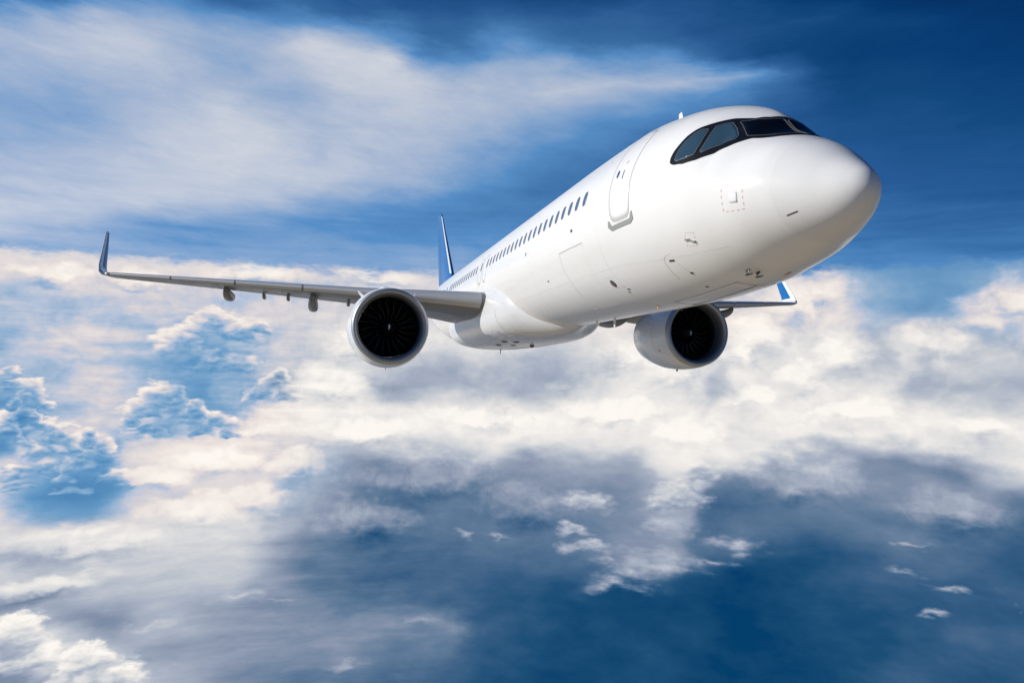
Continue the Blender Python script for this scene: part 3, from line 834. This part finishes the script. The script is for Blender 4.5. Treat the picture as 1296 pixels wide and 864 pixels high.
# skin joints: frames and lap lines
strips("skin_joint", [[(x, -1.45), (x, -.5), (x, .5), (x, 1.45)] for x in (6.35, 11.9, 14.4)] + [[(5.9, -.62), (14.4, -.62)], [(2.2, -.80), (5.9, -.62)]], 0.009, 0.0015, M['seam2'], plane, k=14)
# pitot probes under the nose
def probe(p, name="pitot_probe"):
    c = xa(p)
    base = fus(*c); n = (fus(*c, .05) - base).normalized()
    tip = base + n * .09
    V, F = [], []
    ring = 8
    for i, (pt, r) in enumerate(((base - n * .01, .045), (base + n * .04, .024), (tip, .016))):
        for j in range(ring):
            t = 2 * math.pi * j / ring
            s = n.cross(Vector((1, 0, 0))).normalized(); u = n.cross(s)
            V.append(pt + s * (r * .5 * math.cos(t)) + u * (r * 1.6 * math.sin(t)))
    F = grid_faces(3, ring, close_m=True)
    o = len(V)
    for i, (dx, r) in enumerate(((.06, .012), (.0, .020), (-.12, .018), (-.16, .010))):
        for j in range(ring):
            t = 2 * math.pi * j / ring
            V.append(tip + Vector((dx, r * math.cos(t), r * math.sin(t))))
    F += grid_faces(4, ring, close_m=True, off=o)
    F += [tuple(o + 3 * ring + j for j in range(ring)), tuple(o + j for j in reversed(range(ring)))]
    return link(name, V, F, M['dark'], plane)
probe((2.43, .53, -1.74)); probe((2.38, .36, -1.77))
patch("panel_stencil", [xa(p) for p in [(2.36, -.15, -1.78), (2.2, -.15, -1.77), (2.2, -.22, -1.77), (2.36, -.22, -1.78)]], 0.003, M['orange'], plane, rings=2)
# nose gear bay doors
g = [xa(p) for p in [(5.43, .43, -2.03), (4.6, .43, -2.0), (4.07, .43, -1.96), (2.97, .41, -1.87)]]
gl = [(p[0], -math.pi - p[1]) for p in g]
gpts = g + list(reversed(gl))
gd = patch("nose_gear_door", gpts, 0.005, M['white'], plane, rings=5, dens_k=3)
strip("door_seal", gpts, 0.012, 0.007, M['scuff'], gd, closed=True, k=3)
strip("door_seal", [(2.95, -math.pi / 2), (5.4, -math.pi / 2)], 0.014, 0.009, M['rubber'], gd, k=8)
# yellow tag
box_part("warning_tag", 6.22, .45, -2.06, .05, .02, .10, M['yellow'], plane, taper=.7)
# antennas: blade shapes
def blade(name, x, z, h, c0, c1, sweep, t, material, parent, y=0.0, up=1, surf_drop=.05):
    V = []
    for k in range(6):
        s = k / 5
        c = c0 + (c1 - c0) * s
        xl = x + sweep * s
        zz = z + up * (h * s - surf_drop * (1 - s))
        tt = t * (1 - .55 * s)
        for (u, w) in ((0, 0), (.12, .6), (.35, 1), (.7, .7), (1, .08), (1, -.08), (.7, -.7), (.35, -1), (.12, -.6)):
            V.append((xl + u * c, y + w * tt / 2, zz))
    F = grid_faces(6, 9, close_m=True)
    F.append(tuple(range(45, 54)))
    return link(name, V, F, material, parent)
blade("antenna", 5.75, 2.02, .42, .34, .16, .18, .05, M['white'], plane)
blade("antenna", 9.75, -2.07, .24, .2, .12, .06, .05, M['white'], plane, up=-1)
blade("antenna", 11.1, -2.07, .10, .25, .14, .06, .05, M['white'], plane, up=-1)
# ---- belly fairing
BX = [12.6, 13.2, 14.0, 14.8, 15.4, 16.2, 17.2, 18.5, 21, 24, 25.5, 27, 28.5, 30]
BW = [0.35, 0.62, 0.95, 1.42, 1.80, 2.02, 2.11, 2.15, 2.15, 2.13, 2.05, 1.8, 1.3, .6]
BB = [-1.98, -2.16, -2.31, -2.40, -2.44, -2.47, -2.50, -2.52, -2.55, -2.53, -2.46, -2.30, -2.05, -1.8]
BU = [.1, .2, .35, .75, 1.15, 1.42, 1.55, 1.62, 1.62, 1.5, 1.3, 1.0, .6, .2]
_bw, _bb, _bu = pchip(BX, BW), pchip(BX, BB), pchip(BX, BU)
def fairing_pt(x, a, off=0.0):
    zc = -1.35
    hw, dn, up = _bw(x), -1.35 - _bb(x), _bu(x)
    e = 2 / min(2.7, 2.0 + max(0.0, x - 13.6) * .25)
    hh = up if math.sin(a) > 0 else dn
    P = Vector((x, hw * spow(math.cos(a), e), zc + hh * spow(math.sin(a), e)))
    if off:
        n = Vector((0, math.cos(a) / hw, math.sin(a) / hh)).normalized()
        P = P + n * off
    return P
vs_ = []
xs = [12.6 + 17.4 * i / 90 for i in range(91)]
for x in xs:
    for j in range(96):
        vs_.append(fairing_pt(x, 2 * math.pi * j / 96))
fs = grid_faces(91, 96, close_m=True) + [tuple(range(96)), tuple(90 * 96 + j for j in reversed(range(96)))]
fairing = link("belly_fairing", vs_, fs, M['fairing'], plane)
fl = [[(15.9, -.9), (16.6, -.9), (18.6, -.9), (19.2, -.92)], [(15.9, -.9), (16.0, -.4), (16.1, 0)],
      [(20.2, -1.0), (20.2, -1.57), (20.2, -2.1)], [(23.6, -1.0), (23.6, -1.57), (23.6, -2.1)], [(20.2, -1.0), (21.9, -1.0), (23.6, -1.0)], [(20.2, -1.57), (23.6, -1.57)]]
strips("panel_seam", fl, 0.016, 0.005, M['seam'], fairing, k=10, surf=fairing_pt)
for x, a in ((17.0, -1.25), (17.7, -1.1), (18.7, -1.4), (19.4, -1.2)):
    strip("cooling_duct", [(x, a), (x + .45, a)], 0.16, 0.012, M['rubber'], fairing, k=4, surf=fairing_pt)
blade("drain_mast", 23.3, -2.53, .22, .18, .10, .10, .04, M['dark'], plane, up=-1)
blade("drain_mast", 27.2, -2.26, .18, .15, .08, .08, .04, M['dark'], plane, up=-1)
# rotating beacon under the belly
vv = []
for i in range(7):
    t = math.pi / 2 * i / 6
    for j in range(12):
        p = 2 * math.pi * j / 12
        vv.append((18.2 + .10 * math.cos(t) * math.cos(p), .10 * math.cos(t) * math.sin(p), -2.51 - .11 * math.sin(t)))
link("beacon_lamp", vv, grid_faces(7, 12, close_m=True), M['lens'], plane)

# ---- lofted lifting surfaces
def airfoil(s, tc):
    """s in [-1, 1]: 0 is the leading edge, +1/-1 the trailing edge over the upper/lower side"""
    u = abs(s) ** 1.6
    th = 5 * tc * (0.2969 * math.sqrt(u) - 0.1260 * u - 0.3516 * u * u + 0.2843 * u ** 3 - 0.1015 * u ** 4) + 0.0015 * u
    camber = 0.018 * (math.sin(math.pi * u ** 1.35)) if u < 1 else 0
    return u, camber + (th if s >= 0 else -th)

class Loft:
    def __init__(self, st, side=1):
        self.st, self.side = st, side
    def pt(self, v, s, off=0.0):
        st = self.st
        v = min(max(v, 0), len(st) - 1)
        i = min(int(v), len(st) - 2); t = v - i
        a, b = st[i], st[i + 1]
        x, y, z, c, tc, cant, tw = [a[k] + (b[k] - a[k]) * t for k in range(7)]
        u, w = airfoil(s, tc)
        ca, ta = R(cant), R(tw)
        dx = u * c * math.cos(ta) + w * c * math.sin(ta)
        dn = -u * c * math.sin(ta) + w * c * math.cos(ta)
        P = Vector((x + dx, y - dn * math.sin(ca), z + dn * math.cos(ca)))
        if off:
            d = 1e-3
            T = self._raw(v, s + d) - self._raw(v, s - d)
            S_ = self._raw(v + d, s) - self._raw(v - d, s)
            n = T.cross(S_)
            if n.length > 1e-12:
                n.normalize()
                c0 = self._raw(v, 0.45) * .5 + self._raw(v, -0.45) * .5
                if abs(s) > .05:
                    up = Vector((0, -math.sin(ca), math.cos(ca))) * (1 if s > 0 else -1)
                    if n.dot(up) < 0: n.negate()
                elif n.dot(P - c0) < 0: n.negate()
                P = P + n * off
        return Vector((P.x, P.y * self.side, P.z)) if off is not None else P
    def _raw(self, v, s):
        sd, self.side = self.side, 1
        p = self.pt(v, s, 0.0)
        self.side = sd
        return p
    def mesh(self, name, v0, v1, nv, ns, material, parent, cap0=False, cap1=False):
        V = []
        for i in range(nv):
            v = v0 + (v1 - v0) * i / (nv - 1)
            for j in range(2 * ns):
                s = -1 + 2 * j / (2 * ns - 1)
                V.append(self.pt(v, s))
        F = grid_faces(nv, 2 * ns, close_m=True)
        if cap0: F.append(tuple(range(2 * ns)))
        if cap1: F.append(tuple((nv - 1) * 2 * ns + j for j in reversed(range(2 * ns))))
        o = link(name, V, F, material, parent); sharp(o, 50)
        return o
    def skin(self, name, v0, v1, s0, s1, nv, ns, off, material, parent):
        V = []
        sg = [s0] + [s0 + (s1 - s0) * j / (ns - 1) for j in range(ns)] + [s1]
        vg = [v0] + [v0 + (v1 - v0) * i / (nv - 1) for i in range(nv)] + [v1]
        for i, v in enumerate(vg):
            for j, s in enumerate(sg):
                edge = i in (0, nv + 1) or j in (0, ns + 1)
                V.append(self.pt(v, s, -0.008 if edge else off))
        o = link(name, V, grid_faces(nv + 2, ns + 2), material, parent); sharp(o, 50)
        return o
    def line(self, name, pts, width, off, material, parent, k=6):
        V, F = [], []
        for l in pts:
            v, f = strip_geo(l, width, off, False, k, lambda a, b, o=0.0: self.pt(a, b, o))
            F += [tuple(i + len(V) for i in q) for q in f]; V += v
        return link(name, V, F, material, parent, smooth=False)

WING = [(16.75, 1.2, -.98, 6.95, .155, 5, 4.0), (17.36, 2.21, -.89, 6.35, .15, 5, 4.0), (19.58, 6.4, -.52, 3.98, .122, 5, 2.2), (25.2, 17.0, .41, 1.62, .108, 5, 0.0),
        (25.46, 17.28, .46, 1.50, .10, 24, 0), (25.74, 17.46, .62, 1.36, .095, 54, 0), (26.02, 17.54, .90, 1.20, .09, 80, 0), (27.15, 17.70, 1.92, .82, .085, 82, 0), (28.0, 17.83, 2.66, .52, .085, 82, 0), (28.28, 17.86, 2.76, .34, .07, 82, 0)]

def canoe(name, x0, x1, y, ztop, depth, w, material, parent, side, droop=0.1):
    V, n, m = [], 22, 16
    for i in range(n):
        t = i / (n - 1)
        env = max(math.sin(math.pi * min(max(t, 0.0), 1.0) ** .75), 0.0) ** .62
        x = x0 + (x1 - x0) * t
        zc = ztop - droop * t
        for j in range(m):
            a = 2 * math.pi * j / m
            V.append((x, side * (y + w / 2 * env * spow(math.cos(a), .75)), zc + depth * env * (spow(math.sin(a), .75) * .5 - .5) * (1.0) + depth * .25 * (1 - env)))
    F = grid_faces(n, m, close_m=True)
    return link(name, V, F, material, parent)

def winglet_of(L, side):
    w = L.mesh("winglet", 3.0, 9.0, 60, 22, M['blue'], plane, cap1=True)
    L.skin("winglet_base", 3.02, 5.55, -.99, .99, 26, 40, 0.004, M['nacelle'], w)
    L.skin("leading_edge", 5.57, 8.75, -.30, .46, 24, 16, 0.004, M['nacelle'], w)
    L.skin("tip_lamp", 3.35, 4.9, -.14, .16, 10, 8, 0.010, M['lens'], w)
    return w

for side in (1, -1):
    L = Loft(WING, side)
    w = L.mesh("wing", 0.0, 3.0, 64, 26, M['wing'], plane, cap0=True)
    # slats with gaps between them, engine pylon cut-out at 1.75..1.92
    for v0, v1 in ((1.0, 1.78), (1.90, 2.22), (2.228, 2.475), (2.483, 2.73), (2.738, 2.985)):
        L.skin("slat", v0, v1, -.15, .32, 24, 14, 0.010, M['metal'], w)
    # flaps, aileron and spoilers on the surfaces
    for v0, v1 in ((1.03, 1.97), (2.0, 2.62)):
        L.skin("flap", v0, v1, -.985, -.78, 16, 6, 0.006, M['wing2'], w)
    L.skin("aileron", 2.64, 2.95, -.985, -.80, 12, 5, 0.006, M['wing2'], w)
    L.line("panel_seam", [[(1.05, -.45), (2.0, -.42), (2.95, -.40)], [(1.05, -.62), (2.0, -.6), (2.95, -.6)], [(2.3, -.2), (2.3, -.75)], [(2.55, -.2), (2.55, -.75)], [(1.5, -.2), (1.5, -.75)]], 0.018, 0.003, M['rubber'], w, k=12)
    # flap track fairings
    canoe("flap_track_fairing", 21.0, 25.2, 8.38, -.62, .46, .42, M['wing'], w, side, .10)
    canoe("flap_track_fairing", 23.2, 26.2, 11.95, -.22, .42, .40, M['wing'], w, side, .04)
    canoe("flap_track_fairing", 20.4, 24.6, 5.05, -1.0, .40, .40, M['wing'], w, side, .1)
    for x, y, z in ((23.3, 10.45, -.36), (22.6, 9.42, -.46), (21.4, 6.95, -.70)):
        canoe("hinge_fairing", x, x + 1.3, y, z, .22, .15, M['wing'], w, side, .02)
    winglet_of(L, side)

# ---- engines
ENG = Vector((15.36, 5.75, -2.11))
def revolve(name, prof, m, material, parent, cy, flip=False):
    V = []
    for (x, r) in prof:
        for j in range(m):
            a = 2 * math.pi * j / m
            V.append((ENG.x + x, cy + r * math.cos(a), ENG.z + r * math.sin(a)))
    return link(name, V, grid_faces(len(prof), m, close_m=True), material, parent)

def spline_prof(pts, n):
    xs = [i for i in range(len(pts))]
    fx, fr = pchip(xs, [p[0] for p in pts]), pchip(xs, [p[1] for p in pts])
    return [(fx(k * (len(pts) - 1) / (n - 1)), fr(k * (len(pts) - 1) / (n - 1))) for k in range(n)]

for side in (1, -1):
    ENG = Vector((15.36, 5.75, -2.11)) if side > 0 else Vector((15.36, 5.67, -2.0))      # the wing bends a little
    cy = ENG.y * side
    eng = revolve("engine", spline_prof([(.17, 1.288), (.4, 1.335), (.8, 1.375), (1.3, 1.395), (1.9, 1.375), (2.5, 1.30), (3.1, 1.17), (3.55, 1.05), (3.56, 1.03), (3.2, 1.06), (2.6, 1.1)], 60), 96, M['nacelle'], plane, cy)
    lip_p = []
    for i in range(29):
        t = math.pi * (i / 28)
        # half ellipse round the lip, outer side short, inner side long
        c, s_ = math.cos(t), math.sin(t)
        x = .16 - .16 * s_ if t < math.pi / 2 else .30 - .30 * s_
        r = 1.185 + (.102 * c if c > 0 else .135 * c)
        lip_p.append((x, r))
    revolve("inlet_lip", lip_p, 128, M['lip'], eng, cy)
    revolve("inlet_liner", [(.295, 1.052), (.45, 1.040), (.62, 1.036)], 96, M['liner'], eng, cy)
    revolve("fan_case", [(.615, 1.034), (.70, 1.030), (.78, 1.026)], 96, M['teal'], eng, cy)
    revolve("fan_duct", [(.775, 1.024), (1.1, 1.02), (1.45, 1.0), (1.46, .3), (1.46, .02)], 96, M['black'], eng, cy)
    revolve("spinner", [(.60, .002), (.61, .035), (.66, .085), (.75, .16), (.86, .235), (.97, .295), (1.06, .33), (1.25, .34)], 48, M['black'], eng, cy)
    # curved white comma painted on the spinner
    V = []
    for i in range(9):
        t = i / 8
        z_ = .085 - .17 * t
        y_ = -.012 + .035 * (t - .3) ** 2
        wd = .034 * (1 - t) ** .8 + .006
        for k in (-1, 1):
            yy = y_ + k * wd
            x = .60 + .85 * max(math.hypot(yy, z_) - .03, 0)
            V.append((ENG.x + x - .014, cy + yy, ENG.z + z_))
    link("spinner_mark", V, grid_faces(9, 2), M['mark'], eng)
    # fan blades: one mesh, copied and turned round the axis
    V = []
    nr, nc = 14, 6
    for i in range(nr):
        t = i / (nr - 1)
        r = .32 + .695 * t
        lean = .075 * math.sin(math.pi * t * 1.5) - .03 * t
        pitch = R(28 + 34 * t)
        ch = .34 + .10 * math.sin(math.pi * t)
        sweep = .05 - .06 * t + .10 * t * t
        for j in range(nc):
            u = j / (nc - 1)
            ax = sweep + .86 + u * ch * math.cos(pitch)
            tg = (u - .5) * ch * math.sin(pitch) + lean * .9
            a = tg / r * .8
            V.append((ax, r * math.cos(a), r * math.sin(a)))
    bl = None
    for k in range(20):
        if bl is None:
            bl = link("fan_blade", V, grid_faces(nr, nc), M['blade'], eng)
            md = bl.modifiers.new("thickness", 'SOLIDIFY'); md.thickness = 0.012; md.offset = 0
            b = bl
        else:
            b = bl.copy(); COL.objects.link(b); b.parent = eng
        b.location = (ENG.x, cy, ENG.z)
        b.rotation_euler = (2 * math.pi * k / 20 + .07, 0, 0)
    # seams round the cowl
    def cowl(x, a, off=0.0, cy=cy):
        f = pchip([.17, .4, .8, 1.3, 1.9, 2.5, 3.1, 3.55], [1.288, 1.335, 1.375, 1.395, 1.375, 1.30, 1.17, 1.05])
        r = f(x) + off
        return Vector((ENG.x + x, cy + r * math.cos(a), ENG.z + r * math.sin(a)))
    ringp = [(1.15, 2 * math.pi * k / 24) for k in range(25)]
    ring2 = [(2.2, 2 * math.pi * k / 24) for k in range(25)]
    strips("panel_seam", [ringp, ring2, [(1.15, -math.pi / 2), (3.4, -math.pi / 2)]], 0.014, 0.003, M['seam'], eng, k=4, surf=cowl)
    inb = math.pi + .75 if side > 0 else -.62
    strips("panel_stencil", dashed([(.75, inb), (1.0, inb), (1.0, inb - .1), (.75, inb - .1)], 3, .5) + [[(1.2, inb - .25), (1.5, inb - .28)], [(.8, inb - .35), (1.05, inb - .37)]], 0.016, 0.003, M['red'], eng, surf=cowl)
    patch("panel_stencil", [(.78, inb + .12), (.90, inb + .12), (.90, inb + .05), (.78, inb + .05)], 0.004, M['red'], eng, rings=2, surf=cowl)
    # strakes on the nacelle shoulders
    for sa in (R(52), R(128)):
        V = []
        for i in range(10):
            t = i / 9
            h = .30 * math.sin(math.pi * min(t * .62, .5)) ** 1.4 if t < .8 else .30 * (1 - (t - .8) / .2 * .35)
            for k, tw in ((0, -.012), (1, -.006), (1, .006), (0, .012)):
                p = cowl(.95 + 1.0 * t, sa, -.01 + k * h)
                tn = Vector((0, -math.sin(sa), math.cos(sa)))
                V.append(p + tn * tw)
        F = grid_faces(10, 4)
        F += [(0, 1, 2, 3), (39, 38, 37, 36)]
        link("strake", V, F, M['nacelle'], eng, smooth=False)
    # exhaust: core cowl, cone
    revolve("core_cowl", [(2.6, .86), (3.2, .84), (3.8, .74), (4.4, .60), (4.7, .52), (4.70, .50), (4.3, .5)], 48, M['heat'], eng, cy)
    revolve("exhaust_cone", [(4.2, .40), (4.6, .36), (5.0, .22), (5.35, .06), (5.4, .005)], 40, M['heat'], eng, cy)
    # drain mast below the cowl
    blade("drain_mast", ENG.x + 1.6, ENG.z - 1.37, .10, .2, .12, .05, .03, M['dark'], eng, y=cy, up=-1)
    # pylon
    V = []
    prof = [(16.7, -.86, -.74, .04), (17.3, -.88, -.60, .16), (18.2, -.95, -.46, .21), (19.2, -1.0, -.44, .23), (20.3, -1.15, -.55, .23), (21.5, -1.0, -.70, .18), (22.6, -.82, -.74, .04)]
    for (x, zb, zt, hw) in prof:
        for (yy, zz) in ((-hw, zb - .25), (-hw, zt - .12), (-hw * .6, zt), (hw * .6, zt), (hw, zt - .12), (hw, zb - .25)):
            V.append((x, cy + yy, zz))
    py_ = link("pylon", V, grid_faces(len(prof), 6, close_m=True) + [(0, 1, 2, 3, 4, 5), tuple(reversed(range(36, 42)))], M['nacelle'], plane); sharp(py_, 45)

# ---- tail
FIN = [(35.2, 0, 1.75, 7.1, .09, 90, 0), (36.35, 0, 2.25, 6.05, .095, 90, 0), (41.7, 0, 7.62, 1.95, .095, 90, 0), (41.95, 0, 7.76, 1.6, .07, 90, 0)]
LF = Loft(FIN, 1)
fin = LF.mesh("tail_fin", 0, 3, 50, 24, M['blue'], plane, cap1=True)
LF.skin("leading_edge", 1.10, 1.97, -.125, -.035, 24, 10, 0.006, M['nacelle'], fin)
LF.line("rudder_seam", [[(.6, .82), (1, .82), (1.97, .80)], [(.6, -.82), (1, -.82), (1.97, -.80)]], 0.03, 0.004, M['darkblue'], fin, k=12)
TP = [(37.6, .6, .85, 4.4, .10, 6, 0), (41.15, 6.05, 1.42, 1.6, .10, 6, 0), (41.45, 6.22, 1.44, 1.2, .06, 6, 0)]
for side in (1, -1):
    LT = Loft(TP, side)
    tp = LT.mesh("tailplane", 0, 2, 36, 20, M['wing2'], plane, cap1=True)
    LT.skin("leading_edge", .2, .98, -.2, .3, 20, 10, 0.006, M['metal'], tp)
    LT.line("elevator_seam", [[(.3, .82), (.98, .82)], [(.3, -.82), (.98, -.82)]], 0.025, 0.004, M['rubber'], tp, k=12)
# tail cone outlet
V = []
for i, (x, r) in enumerate(((44.40, .17), (44.62, .15), (44.62, .12), (44.4, .11))):
    for j in range(24):
        a = 2 * math.pi * j / 24
        V.append((x, r * math.cos(a), 1.09 + r * math.sin(a)))
link("tail_exhaust", V, grid_faces(4, 24, close_m=True), M['heat'], plane)

# the empty sits under the belly, its parts keep their places
BASE = Vector((20.0, 0.0, -2.55))
plane.location = BASE
for ch in plane.children:
    ch.location = ch.location - BASE
fin["label"] = "blue vertical tail fin with a thin white leading edge strip"
